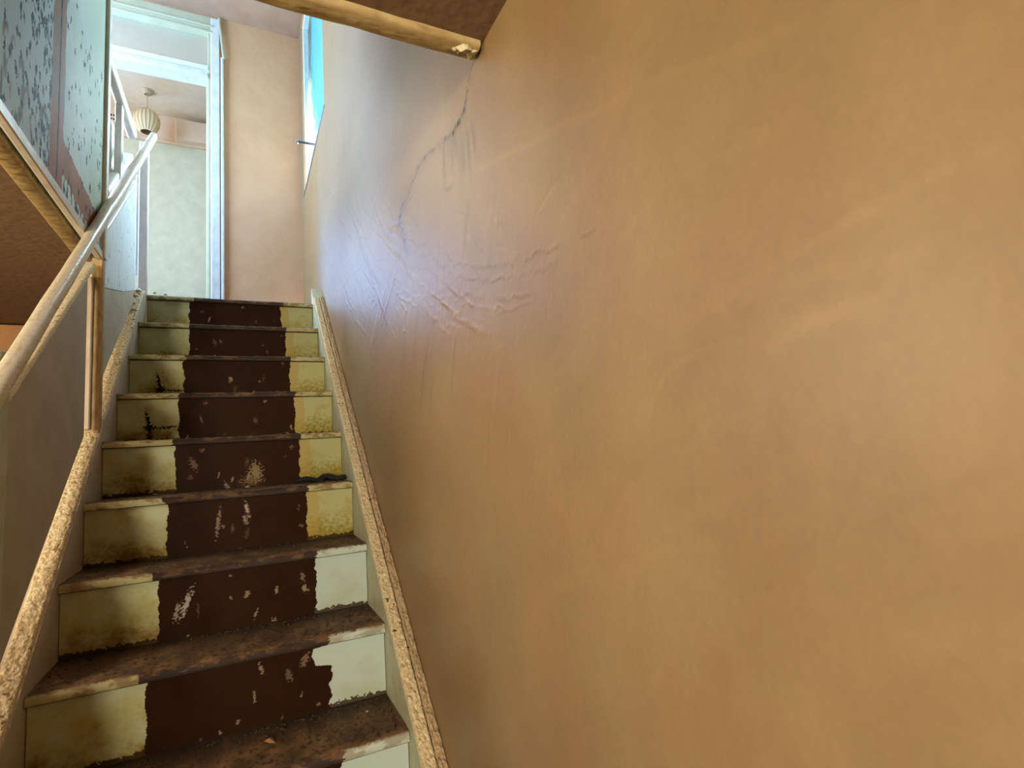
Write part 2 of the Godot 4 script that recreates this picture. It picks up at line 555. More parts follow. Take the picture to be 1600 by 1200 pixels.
	# wide trowel sweeps nearer the hall
	for d in [[[Vector2(2.49, -0.43), Vector2(2.68, -0.47), Vector2(2.83, -0.53), Vector2(2.93, -0.57)], 0.010, 0.05], [[Vector2(2.76, -0.74), Vector2(2.87, -0.72), Vector2(2.94, -0.71), Vector2(3.0, -0.71)], 0.008, 0.05], [[Vector2(2.70, -0.75), Vector2(2.80, -0.745), Vector2(2.87, -0.75), Vector2(2.96, -0.76)], 0.012, 0.04], [[Vector2(2.815, -0.795), Vector2(2.84, -0.785), Vector2(2.87, -0.78), Vector2(2.895, -0.782)], 0.014, 0.12], [[Vector2(2.64, -0.86), Vector2(2.65, -0.83), Vector2(2.68, -0.80), Vector2(2.72, -0.785), Vector2(2.77, -0.782), Vector2(2.80, -0.79)], 0.007, 0.05], [[Vector2(2.61, -0.99), Vector2(2.71, -0.94), Vector2(2.82, -0.90)], 0.010, 0.03], [[Vector2(2.42, -0.89), Vector2(2.40, -0.97)], 0.006, 0.06], [[Vector2(2.20, -0.80), Vector2(2.17, -0.92)], 0.008, 0.04], [[Vector2(2.55, -0.66), Vector2(2.7, -0.60), Vector2(2.9, -0.62)], 0.012, 0.03]]:
		stroke(tone, d[0], d[1] * 0.8, d[2] * 0.7)
		stroke(hgt, d[0], d[1] * 1.5, d[2] * 0.7, 1.0)
	for k in 24:
		var z := rng.randf_range(2.3, 3.05)
		var y := rng.randf_range(-1.2, -0.4)
		var l := rng.randf_range(0.08, 0.22)
		var t := rng.randf_range(0.2, 0.7)
		stroke(tone, [Vector2(z, y), Vector2(z + l * 0.5, y + l * t * 0.7), Vector2(z + l, y + l * t)], rng.randf_range(0.008, 0.03), rng.randf_range(-0.035, 0.035))
	# skim coat ends in a step at the landing edge
	stroke(hgt, [Vector2(-0.06, 0.95), Vector2(-0.10, 0.06)], 0.012, 0.6, 1.5, false)
	var n1 := noise(41, 0.006, 4).get_image(TW, TH, false, false, true).get_data()
	var n2 := noise(42, 0.05, 3).get_image(TW, TH, false, false, true).get_data()
	var n3 := noise(43, 0.16, 2).get_image(TW, TH, false, false, true).get_data()
	var alb := PackedByteArray()
	alb.resize(TW * TH * 3)
	var hb := PackedByteArray()
	hb.resize(TW * TH)
	var z_of := PackedFloat32Array()
	for i in TW:
		z_of.append(piece((i + 0.5) / TW, WU, WZ))
	for j in TH:
		var y := piece((j + 0.5) / TH, WV, WY)
		for i in TW:
			var k := j * TW + i
			var a := n1[k] / 255.0
			var t := 1.0 + tone[k] + (a - 0.5) * 0.10 + (n2[k] / 255.0 - 0.5) * 0.035 + (n3[k] / 255.0 - 0.5) * 0.05
			var w := n1[TW * TH - 1 - k] / 255.0
			var old := z_of[i] < -0.07 and y < 0.93 + (n2[k] / 255.0 - 0.5) * 0.02
			alb[k * 3] = int(clampf(0.560 * t, 0, 1) * 255.0)
			alb[k * 3 + 1] = int(clampf((0.472 + (w - 0.5) * 0.03) * t * (0.95 if old else 1.0), 0, 1) * 255.0)
			alb[k * 3 + 2] = int(clampf((0.338 + (w - 0.5) * 0.022) * t * (0.86 if old else 1.0), 0, 1) * 255.0)
			hb[k] = int(clampf(0.45 + hgt[k] * 0.22 + (n1[k] / 255.0 - 0.5) * 0.16 + (n2[k] / 255.0 - 0.5) * 0.045 + (n3[k] / 255.0 - 0.5) * 0.02, 0, 1) * 255.0)
	var m := img_mat("skimmed_plaster", Image.create_from_data(TW, TH, false, Image.FORMAT_RGB8, alb), 0.46, Image.create_from_data(TW, TH, false, Image.FORMAT_L8, hb), 0.52)
	return m

# ---------------------------------------------------------------- the setting
func build_shell() -> void:
	# right wall: one plastered face with the window opening, then the masonry behind it
	var wz0 := -0.85
	var wz1 := 0.245
	var wy0 := 1.04
	var wy1 := 2.36
	var st := SurfaceTool.new()
	st.begin(Mesh.PRIMITIVE_TRIANGLES)
	var zs := [-1.05, wz0, wz1, 2.0, 3.2, 4.7]
	var ys := [2.42, wy1, wy0, 0.5, -1.6, -2.47]
	for a in 5:
		for b in 5:
			if a == 1 and b == 1:
				continue
			var c := [[zs[a], ys[b]], [zs[a + 1], ys[b]], [zs[a + 1], ys[b + 1]], [zs[a], ys[b + 1]]]
			for q in [0, 1, 2, 0, 2, 3]:
				st.set_uv(wall_uv(c[q][0], c[q][1]))
				st.set_normal(Vector3(-1, 0, 0))
				st.add_vertex(Vector3(WX, c[q][1], c[q][0]))
	var wall := st.commit()
	var th := begin()
	var xo := WX + 0.14
	for r in [[-1.2, wz0, -2.6, 2.56], [wz1, BACK + 0.1, -2.6, 2.56], [wz0, wz1, wy1, 2.56], [wz0, wz1, -2.6, wy0]]:
		box_to(th, Vector3(WX + 0.001, r[2], r[0]), Vector3(xo, r[3], r[1]))
	wall.surface_set_material(0, make_wall_material())
	wall.add_surface_from_arrays(Mesh.PRIMITIVE_TRIANGLES, done(th).surface_get_arrays(0))
	wall.surface_set_material(1, mats["plaster_peach"])
	struct("wall_right", wall, null)

	# landing wall with the doorway
	th = begin()
	for r in [[-3.2, -2.18, 0.0, CEIL], [-1.48, -1.33, 0.0, CEIL], [-2.18, -1.48, 0.0, 0.85], [-2.18, -1.48, 2.05, CEIL], [-0.535, WX, 0.0, CEIL], [-1.33, -0.535, 2.405, CEIL], [-3.2, WX, -0.3, 0.0]]:
		box_to(th, Vector3(r[0], r[2], FAR - 0.12), Vector3(r[1], r[3], FAR))
	struct("wall_far", done(th), mats["plaster_peach"])
	# outer left wall with the gallery window, back wall with the hall window
	th = begin()
	for r in [[FAR, -0.75, -2.57, 2.5], [0.35, 1.45, -2.57, 2.5], [2.25, BACK, -2.57, 2.5], [1.45, 2.25, -2.57, -0.86], [1.45, 2.25, -0.18, 2.5], [-0.75, 0.35, -2.57, 0.95], [-0.75, 0.35, 1.95, 2.5]]:
		box_to(th, Vector3(LEFT - 0.12, r[2], r[0]), Vector3(LEFT, r[3], r[1]))
	struct("wall_left", done(th), mats["hall_paint"])
	th = begin()
	for r in [[LEFT, -1.92, HALL, 2.5], [-1.38, WX, HALL, 2.5], [-1.92, -1.38, HALL, -0.92], [-1.92, -1.38, -0.32, 2.5]]:
		box_to(th, Vector3(r[0], r[2], BACK), Vector3(r[1], r[3], BACK + 0.12))
	struct("wall_back", done(th), mats["hall_paint"])
	struct("wall_inner", box(Vector3(LEFT, HALL, -0.34), Vector3(WX, SOF, -0.24), 0.0), mats["hall_paint"])
	struct("floor", box(Vector3(LEFT, HALL - 0.12, -0.34), Vector3(WX, HALL, BACK), 0.0), mats["dark_floor"])
	# upper floor: boards above, painted soffit below, round the stairwell
	var slab := [[LEFT, -0.84, FAR, BACK], [-0.84, WX, FAR, -0.251], [-0.84, WX, 2.262, BACK]]
	th = begin()
	for r in slab:
		box_to(th, Vector3(r[0], -0.022, r[2]), Vector3(r[1], 0.0, r[3]))
	struct("floor_001", done(th), mats["dark_floor"])
	th = begin()
	for r in slab:
		box_to(th, Vector3(r[0], SOF + 0.008, r[2]), Vector3(r[1], -0.023, r[3]))
	struct("ceiling", done(th), mats["soffit"])
	struct("ceiling_002", box(Vector3(-3.2, CEIL, -2.75), Vector3(WX, CEIL + 0.12, FAR - 0.121), 0.0), mats["room_ceiling"])
	struct("ceiling_001", box(Vector3(-3.2, CEIL, FAR - 0.12), Vector3(WX, CEIL + 0.12, BACK), 0.0), mats["ceiling_paint"])
	# lining bead under the stairwell edges
	var path: Array[Vector3] = []
	for k in 25:
		path.append(Vector3(lerpf(-0.86, WX - 0.006, k / 24.0), SOF + 0.012 + rng.randf_range(-0.0012, 0.0012), 2.262 + rng.randf_range(-0.001, 0.001)))
	struct("trim_1", sweep(path, oval(0.045, 0.036, 16, 4.0), Vector3.UP), mats["bead_paint"])
	struct("trim_2", box(Vector3(-0.84, SOF + 0.01, 2.232), Vector3(WX, 0.05, 2.242), 0.002), mats["gloss_white"])
	path = []
	for k in 25:
		path.append(Vector3(-0.838, SOF + 0.010 + rng.randf_range(-0.001, 0.001), lerpf(0.86, 2.25, k / 24.0)))
	struct("trim_3", sweep(path, oval(0.046, 0.036, 16, 4.0), Vector3.UP), mats["bead_paint"])
	# torn end of the bead at the wall
	var c := begin()
	for k in 7:
		var o := Vector3(WX - 0.05 + k * 0.006, SOF - 0.004 + rng.randf_range(-0.006, 0.008), 2.262 + rng.randf_range(-0.012, 0.014))
		c.append_from(chip_mesh(80 + k, 0.7), 0, Transform3D(Basis.from_euler(Vector3(k, k * 1.7, 0.4 * k)).scaled(Vector3.ONE * rng.randf_range(0.012, 0.021)), o))
	tag(obj("broken_bead_end", c.commit(), mats["cream_paint"]), "crumbling pale end of ceiling bead where it meets the plaster wall", "plaster")

func frame_to(st: SurfaceTool, lo: Vector3, hi: Vector3, wid: float, flat_axis: int, bev := 0.004) -> void:
	# four bars round a rectangle lying across flat_axis
	var a := (flat_axis + 1) % 3
	var b := (flat_axis + 2) % 3
	for s in 4:
		var l := lo
		var h := hi
		match s:
			0: h[a] = lo[a] + wid
			1: l[a] = hi[a] - wid
			2:
				h[b] = lo[b] + wid
				l[a] += wid
				h[a] -= wid
			3:
				l[b] = hi[b] - wid
				l[a] += wid
				h[a] -= wid
		box_to(st, l, h, bev)

func build_window() -> void:
	var w := Node3D.new()
	w.name = "window_1"
	add_child(w)
	w.position = Vector3(WX, 1.04, -0.30)
	w.set_meta("kind", "structure")
	var st := begin()
	frame_to(st, Vector3(0.012, 0.0, -0.55), Vector3(0.05, 1.32, 0.545), 0.022, 0)
	obj("window_frame", done(st), mats["gloss_white"], w)
	obj("glass_pane", box(Vector3(0.028, 0.02, -0.53), Vector3(0.032, 1.30, 0.525), 0.0), mats["glass"], w)
	obj("window_sill", box(Vector3(-0.004, -0.014, -0.55), Vector3(0.05, 0.004, 0.555), 0.003), mats["metal_grey"], w)
	var s := begin()
	box_to(s, Vector3(-0.095, 0.048, 0.042), Vector3(0.03, 0.060, 0.056), 0.003)
	box_to(s, Vector3(-0.104, 0.040, 0.040), Vector3(-0.090, 0.068, 0.058), 0.004)
	obj("window_stay", done(s), mats["metal_grey"], w)

	# torn teal sheet hanging just outside the glass
	var nx := 60
	var ny := 50
	var g := begin()
	g.set_smooth_group(1)
	var pts := []
	var n := noise(71, 2.0, 3)
	for j in ny + 1:
		var row := []
		for i in nx + 1:
			var v := float(j) / ny
			var y := lerpf(2.40, lerpf(1.06, 1.26, float(i) / nx), v)
			var z_edge := lerpf(-0.86, -0.60, pow(clampf((2.40 - y) / 1.05, 0.0, 1.0), 3.0))
			var z := lerpf(0.235, z_edge, float(i) / nx)
			var x := WX + 0.066 + 0.006 * sin(z * 20.0 + y * 5.0) + 0.004 * sin((z - y * 0.4) * 46.0) + n.get_noise_2d(z * 60.0, y * 60.0) * 0.006
			row.append(Vector3(x, y, z))
		pts.append(row)
	for j in ny:
		for i in nx:
			var p: Array[Vector3] = [pts[j][i], pts[j][i + 1], pts[j + 1][i + 1], pts[j + 1][i]]
			face(g, p, Vector3(-1, 0, 0))
	tag(obj("plastic_sheet", done(g), mats["teal"]), "teal translucent sheet hanging in folds outside the stair window", "sheet")

func build_doorway() -> void:
	var d := Node3D.new()
	d.name = "door_1"
	add_child(d)
	d.position = Vector3(-0.93, 0, FAR)
	d.set_meta("kind", "structure")
	var pale: Material = mats["gloss_white"]
	var x1 := 0.40   # right lining, local
	for s in [-1.0, 1.0]:
		var st := begin()
		box_to(st, Vector3(minf(s * 0.40, s * 0.365), 0, -0.13), Vector3(maxf(s * 0.40, s * 0.365), 2.39, 0.006), 0.003)
		box_to(st, Vector3(minf(s * 0.366, s * 0.352), 0, -0.10), Vector3(maxf(s * 0.366, s * 0.352), 1.93, -0.06), 0.003)
		obj("door_lining", done(st), mats["cream_paint"] if s > 0 else pale, d)
		st = begin()
		box_to(st, Vector3(minf(s * 0.385, s * 0.44), 0, 0.0), Vector3(maxf(s * 0.385, s * 0.44), 2.40, 0.016), 0.004)
		box_to(st, Vector3(minf(s * 0.448, s * 0.468), 0, 0.0), Vector3(maxf(s * 0.448, s * 0.468), 2.10, 0.024), 0.005)
		obj("architrave", done(st), pale, d)
	var h := begin()
	box_to(h, Vector3(-x1, 2.30, -0.12), Vector3(x1, 2.405, 0.010), 0.004)
	box_to(h, Vector3(-x1, 2.322, 0.008), Vector3(x1, 2.338, 0.022), 0.005)
	box_to(h, Vector3(-x1, 2.278, -0.05), Vector3(x1, 2.298, 0.016), 0.005)
	obj("door_head", done(h), mats["cream_paint"], d)
	h = begin()
	box_to(h, Vector3(-x1 + 0.03, 1.985, -0.11), Vector3(x1 - 0.03, 2.018, 0.012), 0.005)
	box_to(h, Vector3(-x1 + 0.03, 1.955, -0.11), Vector3(x1 - 0.03, 1.985, -0.006), 0.003)
	box_to(h, Vector3(-x1 + 0.03, 1.922, -0.11), Vector3(x1 - 0.03, 1.956, 0.016), 0.006)
	obj("transom_bar", done(h), pale, d)
	obj("transom_pane", box(Vector3(-0.37, 2.01, -0.052), Vector3(0.37, 2.30, -0.047), 0.0), mats["cloudy_glass"], d)
	obj("threshold", box(Vector3(-0.37, 0.0, -0.12), Vector3(0.37, 0.012, 0.0), 0.003), mats["dark_floor"], d)
	# split strip standing off the top of the architrave
	var path: Array[Vector3] = [Vector3(-0.462, 2.09, FAR + 0.02), Vector3(-0.474, 2.22, FAR + 0.022), Vector3(-0.488, 2.36, FAR + 0.02), Vector3(-0.490, 2.412, FAR + 0.018)]
	tag(obj("split_strip", sweep(path, oval(0.018, 0.012, 8, 5.0), Vector3(0, 0, 1)), mats["cream_paint"]), "narrow split wooden strip curling off the top right of the door frame", "strip")

func build_far_room() -> void:
	var th := begin()
	for r in [[-3.2, -2.0, -0.02, 2.15], [-1.24, -0.1, -0.02, 2.15], [-2.0, -1.24, -0.02, 0.57], [-2.0, -1.24, 1.47, 2.15]]:
		box_to(th, Vector3(r[0], r[2], -2.62), Vector3(r[1], r[3], -2.5))
	struct("wall_back_001", done(th), mats["room_wall"])
	struct("wall_back_002", box(Vector3(-3.2, 2.15, -2.62), Vector3(-0.1, CEIL, -2.5), 0.0), mats["room_pink"])
	struct("wall_right_001", box(Vector3(-0.30, -0.02, -2.5), Vector3(-0.2, CEIL, FAR - 0.12), 0.0), mats["room_wall"])
	th = begin()
	for r in [[-2.5, -2.3, -0.1, CEIL], [-1.4, FAR - 0.12, -0.1, CEIL], [-2.3, -1.4, -0.1, 1.0], [-2.3, -1.4, 2.0, CEIL]]:
		box_to(th, Vector3(-3.12, r[2], r[0]), Vector3(-3.0, r[3], r[1]))
	struct("wall_left_001", done(th), mats["room_wall"])
	var w := Node3D.new()
	w.name = "window_2"
	add_child(w)
	w.position = Vector3(-3.05, 1.0, -1.85)
	w.set_meta("kind", "structure")
	var st := begin()
	frame_to(st, Vector3(-0.02, 0, -0.45), Vector3(0.02, 1.0, 0.45), 0.04, 0)
	obj("window_frame", done(st), mats["gloss_white"], w)
	obj("glass_pane", box(Vector3(-0.003, 0.03, -0.42), Vector3(0.003, 0.97, 0.42), 0.0), mats["glass"], w)
	struct("floor_002", box(Vector3(-3.2, -0.12, -2.62), Vector3(-0.1, -0.01, FAR - 0.12), 0.0), mats["dark_floor"])
	# boxed pipe run along the top of the far wall
	struct("trim_4", box(Vector3(-0.90, 2.16, -2.5), Vector3(-0.30, 2.36, -2.40), 0.006), mats["room_pink"])
	struct("trim_5", box(Vector3(-1.5, 2.14, -2.5), Vector3(-0.30, 2.165, -2.47), 0.004), mats["room_pink"])

	var l := thing("pendant_lamp", "unlit ribbed pale lampshade hanging from the ceiling beyond the doorway", "lamp", Vector3(-1.085, CEIL, -2.15))
	obj("ceiling_rose", lathe(PackedVector2Array([Vector2(0.0, -0.034), Vector2(0.02, -0.034), Vector2(0.036, -0.026), Vector2(0.05, -0.010), Vector2(0.052, 0.0)]), 24), mats["white_plastic"], l)
	obj("cord", sweep([Vector3(0, -0.03, 0), Vector3(0.001, -0.175, 0)] as Array[Vector3], oval(0.007, 0.007, 8, 2.0), Vector3(0, 0, 1)), mats["white_plastic"], l)
	var prof := PackedVector2Array()
	for k in 15:
		var a := lerpf(0.14, PI - 0.5, k / 14.0)
		prof.append(Vector2(0.098 * sin(a), -0.285 + 0.112 * cos(a)))
	prof.reverse()
	obj("lamp_shade", lathe(prof, 120, 0.07, 20), mats["lamp_paper"], l)
	var rib := prof.duplicate()
	for k in 20:
		var a := TAU * k / 20.0
		var path: Array[Vector3] = []
		for q in rib:
			path.append(Vector3(cos(a) * q.x * 1.005, q.y, sin(a) * q.x * 1.005))
		obj("shade_rib", sweep(path, oval(0.004, 0.003, 6, 2.0), Vector3(-sin(a), 0, cos(a)), false), mats["lamp_paper"], l)
	# louvred vent high on the pink wall
	var v := thing("air_vent", "small wall vent with two rows of black slots beyond the doorway", "vent", Vector3(-1.40, 2.32, -2.5))
	obj("vent_plate", box(Vector3(-0.07, -0.055, 0.0), Vector3(0.07, 0.055, 0.006), 0.002), mats["room_pink"], v)
	for r in 2:
		for k in 4:
			var x := -0.048 + k * 0.031
			obj("vent_slot", box(Vector3(x, -0.030 + r * 0.038, 0.004), Vector3(x + 0.022, -0.014 + r * 0.038, 0.009), 0.001), mats["black"], v)

# ---------------------------------------------------------------- the flight
const BROWN := Color(0.18, 0.10, 0.055)

func riser_image(k: int) -> Image:
	# k counts down from the landing; u runs left to right, v top to bottom
	var w := 448
	var h := 112
	var r := RandomNumberGenerator.new()
	r.seed = 100 + k
	var na := noise(200 + k, 0.016, 4).get_image(w, h, false, false, true).get_data()
	var nb := noise(230 + k, 0.10, 3).get_image(w, h, false, false, true).get_data()
	var el := noise(260 + k, 0.03, 4)
	var d := PackedByteArray()
	d.resize(w * h * 3)
	var green := Color(0.70, 0.73, 0.60)
	var khaki := Color(0.60, 0.54, 0.28)
	var rust := Color(0.40, 0.27, 0.12)
	var moss := Color(0.46, 0.40, 0.09)
	var upper := k < 6
	var le: float = [0.23, 0.255, 0.25, 0.255, 0.27, 0.27, 0.275, 0.28, 0.29, 0.28, 0.28, 0.28, 0.28][k]
	for j in h:
		var v := float(j) / h
		var e0: float = le + el.get_noise_2d(3.0, j) * 0.012
		var e1: float = (0.80 if k > 0 else 0.79) + el.get_noise_2d(90.0, j) * 0.014
		if k == 7:
			e1 += 0.012 - 0.055 * smoothstep(0.02, 0.05, v) * (1.0 - smoothstep(0.30, 0.36, v))
		for i in w:
			var u := float(i) / w
			var q := j * w + i
			var a := na[q] / 255.0
			var b := nb[q] / 255.0
			var c := green
			if u > e0 and u < e1:
				c = BROWN.lerp(Color(0.15, 0.08, 0.04), a * 0.8)
				if b > 0.80:
					c = c.lerp(Color(0.30, 0.20, 0.13), (b - 0.80) * 2.5)
			elif u <= e0:
				# left: brown wash rising from the bottom and the string
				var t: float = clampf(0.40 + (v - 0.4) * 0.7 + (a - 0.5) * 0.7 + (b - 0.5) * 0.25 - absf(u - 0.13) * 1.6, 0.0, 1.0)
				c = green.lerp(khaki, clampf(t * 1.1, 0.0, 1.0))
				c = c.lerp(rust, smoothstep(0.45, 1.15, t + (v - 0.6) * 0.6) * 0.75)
			else:
				var t: float = clampf((v - 0.35) * 1.3 + (a - 0.5) * 1.4, 0.0, 1.0)
				if upper:
					c = green.lerp(khaki, 0.35 + t * 0.5)
					c = c.lerp(moss, smoothstep(0.40, 1.15, v + (b - 0.5) * 0.6) * 0.75)
					if u - e1 < 0.05:
						c = c.lerp(Color(0.66, 0.56, 0.30), 0.5)
				else:
					c = Color(0.69, 0.76, 0.74).lerp(khaki, t * 0.22)
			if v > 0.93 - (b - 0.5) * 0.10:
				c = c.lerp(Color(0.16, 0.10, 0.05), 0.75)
			put(d, q, c)
	var im := Image.create_from_data(w, h, false, Image.FORMAT_RGB8, d)
	# scuffs and drips of white on the brown, small and faint
	for s in (10 if k < 8 else 6):
		var x := r.randf_range(le + 0.03, 0.78)
		var y := 1.0 - pow(r.randf(), 1.6)
		blot(im, x, y, r.randf_range(0.003, 0.012), r.randf_range(0.02, 0.10), Color(0.62, 0.55, 0.48), r.randf_range(0.25, 0.8), r.randf_range(-0.3, 0.3), r)
	if k == 0:
		blot(im, 0.53, 0.88, 0.045, 0.14, Color(0.62, 0.54, 0.46), 0.8, 0.0, r)
		blot(im, 0.58, 0.90, 0.03, 0.10, Color(0.55, 0.47, 0.40), 0.7, 0.0, r)
	if k == 4:
		blot(im, 0.60, 0.66, 0.030, 0.20, Color(0.60, 0.54, 0.40), 0.75, 0.1, r)
		blot(im, 0.58, 0.86, 0.05, 0.12, Color(0.52, 0.44, 0.32), 0.6, 0.0, r)
		blot(im, 0.34, 0.42, 0.014, 0.14, Color(0.55, 0.48, 0.40), 0.6, 0.3, r)
	if k == 6:
		blot(im, 0.36, 0.45, 0.012, 0.22, Color(0.75, 0.72, 0.70), 0.8, -0.3, r)
		blot(im, 0.33, 0.55, 0.008, 0.16, Color(0.70, 0.66, 0.62), 0.7, -0.2, r)
	if k == 5:
		blot(im, 0.45, 0.45, 0.008, 0.28, Color(0.62, 0.56, 0.52), 0.7, -0.1, r)
		blot(im, 0.56, 0.25, 0.008, 0.16, Color(0.70, 0.66, 0.64), 0.8, 0.2, r)
	if k == 2 or k == 3:
		blot(im, 0.135 if k == 2 else 0.125, 0.62 if k == 2 else 0.55, 0.008, 0.30, Color(0.07, 0.05, 0.03), 0.95, 0.15, r)
		blot(im, 0.145 if k == 2 else 0.130, 0.75 if k == 2 else 0.66, 0.03, 0.06, Color(0.08, 0.05, 0.03), 0.9, 0.0, r)
		blot(im, 0.21, 0.78 if k == 2 else 0.66, 0.04, 0.03, Color(0.12, 0.08, 0.04), 0.8, 0.0, r)
		blot(im, 0.13, 0.9, 0.012, 0.12, Color(0.10, 0.06, 0.03), 0.8, 0.0, r)
	return im

func blot(im: Image, u: float, v: float, ru: float, rv: float, c: Color, a: float, lean: float, r: RandomNumberGenerator) -> void:
	var w := im.get_width()
	var h := im.get_height()
	var n := noise(r.randi() % 9999, 0.16, 3)
	for j in range(maxi(0, int((v - rv * 1.6) * h)), mini(h, int((v + rv * 1.6) * h) + 1)):
		for i in range(maxi(0, int((u - ru * 1.6 - rv * 0.3) * w)), mini(w, int((u + ru * 1.6 + rv * 0.3) * w) + 1)):
			var y := (float(j) / h - v) / rv
			var x := (float(i) / w - u - lean * (float(j) / h - v) * 0.25) / ru
			var d := sqrt(x * x + y * y) + n.get_noise_2d(i, j) * 1.1
			if d < 1.0:
				var k := clampf((1.0 - d) * 4.0, 0.0, 1.0) * a
				im.set_pixel(i, j, im.get_pixel(i, j).lerp(c, k))

func tread_image(k: int) -> Image:
	# v: back of the tread, nosing, front of the nosing
	var w := 448
	var h := 112
	var na := noise(300 + k, 0.02, 4).get_image(w, h, false, false, true).get_data()
	var nb := noise(330 + k, 0.09, 4).get_image(w, h, false, false, true).get_data()
	var d := PackedByteArray()
	d.resize(w * h * 3)
	for j in h:
		var v := float(j) / h
		for i in w:
			var u := float(i) / w
			var q := j * w + i
			var a := na[q] / 255.0
			var b := nb[q] / 255.0
			var c := Color(0.36, 0.26, 0.155).lerp(Color(0.54, 0.41, 0.26), clampf((a - 0.3) * 1.8, 0.0, 1.0))
			c = c.lerp(Color(0.20, 0.135, 0.08), clampf((b - 0.52) * 2.4, 0.0, 0.8))
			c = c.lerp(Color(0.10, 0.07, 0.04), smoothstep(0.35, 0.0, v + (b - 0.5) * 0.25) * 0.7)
			if v > 0.70:
				var side := u < 0.26 + (a - 0.5) * 0.03 or u > 0.805 + (b - 0.5) * 0.02
				var worn := smoothstep(0.45, 0.7, a * 0.7 + b * 0.3)
				var t := smoothstep(0.70, 0.76, v + (b - 0.5) * 0.10)
				if side:
					var p := Color(0.66, 0.64, 0.47).lerp(Color(0.40, 0.30, 0.16), worn * 0.6) if k < 6 or u < 0.5 else Color(0.70, 0.75, 0.71).lerp(Color(0.36, 0.28, 0.18), worn * 0.35)
					c = c.lerp(p, t)
				else:
					c = c.lerp(Color(0.16, 0.095, 0.055).lerp(Color(0.40, 0.29, 0.18), worn * (0.85 if v < 0.88 else 0.3)), t)
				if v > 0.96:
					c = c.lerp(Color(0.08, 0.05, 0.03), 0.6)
			put(d, q, c)
	return Image.create_from_data(w, h, false, Image.FORMAT_RGB8, d)

func tread_mesh(k: int) -> ArrayMesh:
	var prof := [[Vector2(-RUN - 0.03, 0.0), 0.0], [Vector2(-0.11, 0.0), 0.33], [Vector2(-0.05, 0.0), 0.55], [Vector2(-0.012, 0.0), 0.70], [Vector2(-0.005, -0.0015), 0.735], [Vector2(-0.001, -0.005), 0.77], [Vector2(0.0, -0.010), 0.82], [Vector2(0.0, -0.022), 0.95], [Vector2(-0.003, -0.025), 0.985], [Vector2(-0.03, -0.026), 1.0]]
	var n := noise(350 + k, 3.0, 3)
	var st := begin()
	st.set_smooth_group(1)
	var nx := 48
	var P := func(i: int, j: int) -> Vector3:
		var u := float(i) / nx
		var p: Vector2 = prof[j][0]
		var wear := 0.0
		if j >= 2 and j <= 6:
			wear = absf(n.get_noise_2d(i * 4.0, j * 6.0)) * 0.006 + 0.003 * exp(-pow((u - 0.5) * 4.0, 2.0))
		return Vector3(-W + 0.002 + (W - 0.004) * u, p.y - wear * 0.7, p.x - (wear * 0.6 if j >= 4 else 0.0))
	for i in nx:
		for j in prof.size() - 1:
			var c := [[i, j], [i, j + 1], [i + 1, j + 1], [i + 1, j]]
			var mid := Vector3.ZERO
			var vs := []
			for q in c:
				vs.append(P.call(q[0], q[1]))
			var nrm: Vector3 = (vs[1] - vs[0]).cross(vs[2] - vs[0])
			var want := Vector3(0, 1, 0.2) if j < 4 else (Vector3(0, 0.2, 1) if j < 8 else Vector3(0, -1, 0))
			var order := [0, 1, 2, 0, 2, 3] if nrm.dot(want) < 0.0 else [0, 2, 1, 0, 3, 2]
			for q in order:
				st.set_uv(Vector2(float(c[q][0]) / nx, prof[c[q][1]][1]))
				st.add_vertex(vs[q])
	st.generate_normals()
	return st.commit()

func riser_mesh() -> ArrayMesh:
	var st := begin()
	var x0 := -W + 0.002
	var x1 := -0.002
	var y1 := RISE - 0.025
	var vs := [Vector3(x0, y1, 0), Vector3(x1, y1, 0), Vector3(x1, 0, 0), Vector3(x0, 0, 0)]
	var uv := [Vector2(0, 0), Vector2(1, 0), Vector2(1, 1), Vector2(0, 1)]
	for q in [0, 1, 2, 0, 2, 3]:
		st.set_uv(uv[q])
		st.add_vertex(vs[q])
	st.set_uv(Vector2(0.1, 0.5))
	box_to(st, Vector3(x0, 0, -0.02), Vector3(x1, y1, -0.0005))
	st.generate_normals()
	return st.commit()

func stringer_top(x0: float, x1: float, z0: float, z1: float, lift: float, amp: float, seed_: int, nw := 10, nl := 420) -> ArrayMesh:
	# broken, grimy skin along the top of a string
	var n := noise(seed_, 0.9, 4)
	var st := begin()
	st.set_smooth_group(1)
	var P := func(i: int, j: int) -> Vector3:
		var z := lerpf(z0, z1, float(j) / nl)
		var f := float(i) / nw
		var x := lerpf(x0, x1, f)
		var edge := 1.0 - pow(absf(f * 2.0 - 1.0), 6.0)
		var d := (n.get_noise_3d(x * 120.0, z * 60.0, 0.0) * 0.7 + n.get_noise_3d(x * 300.0, z * 260.0, 9.0) * 0.3) * amp
		return Vector3(x, -z * RISE / RUN + lift + (d if edge > 0.5 else -0.012 + d), z)
	for j in nl:
		for i in nw:
			var p: Array[Vector3] = [P.call(i, j), P.call(i + 1, j), P.call(i + 1, j + 1), P.call(i, j + 1)]
			face(st, p, Vector3(0, 1, 0.3))
	return done(st)

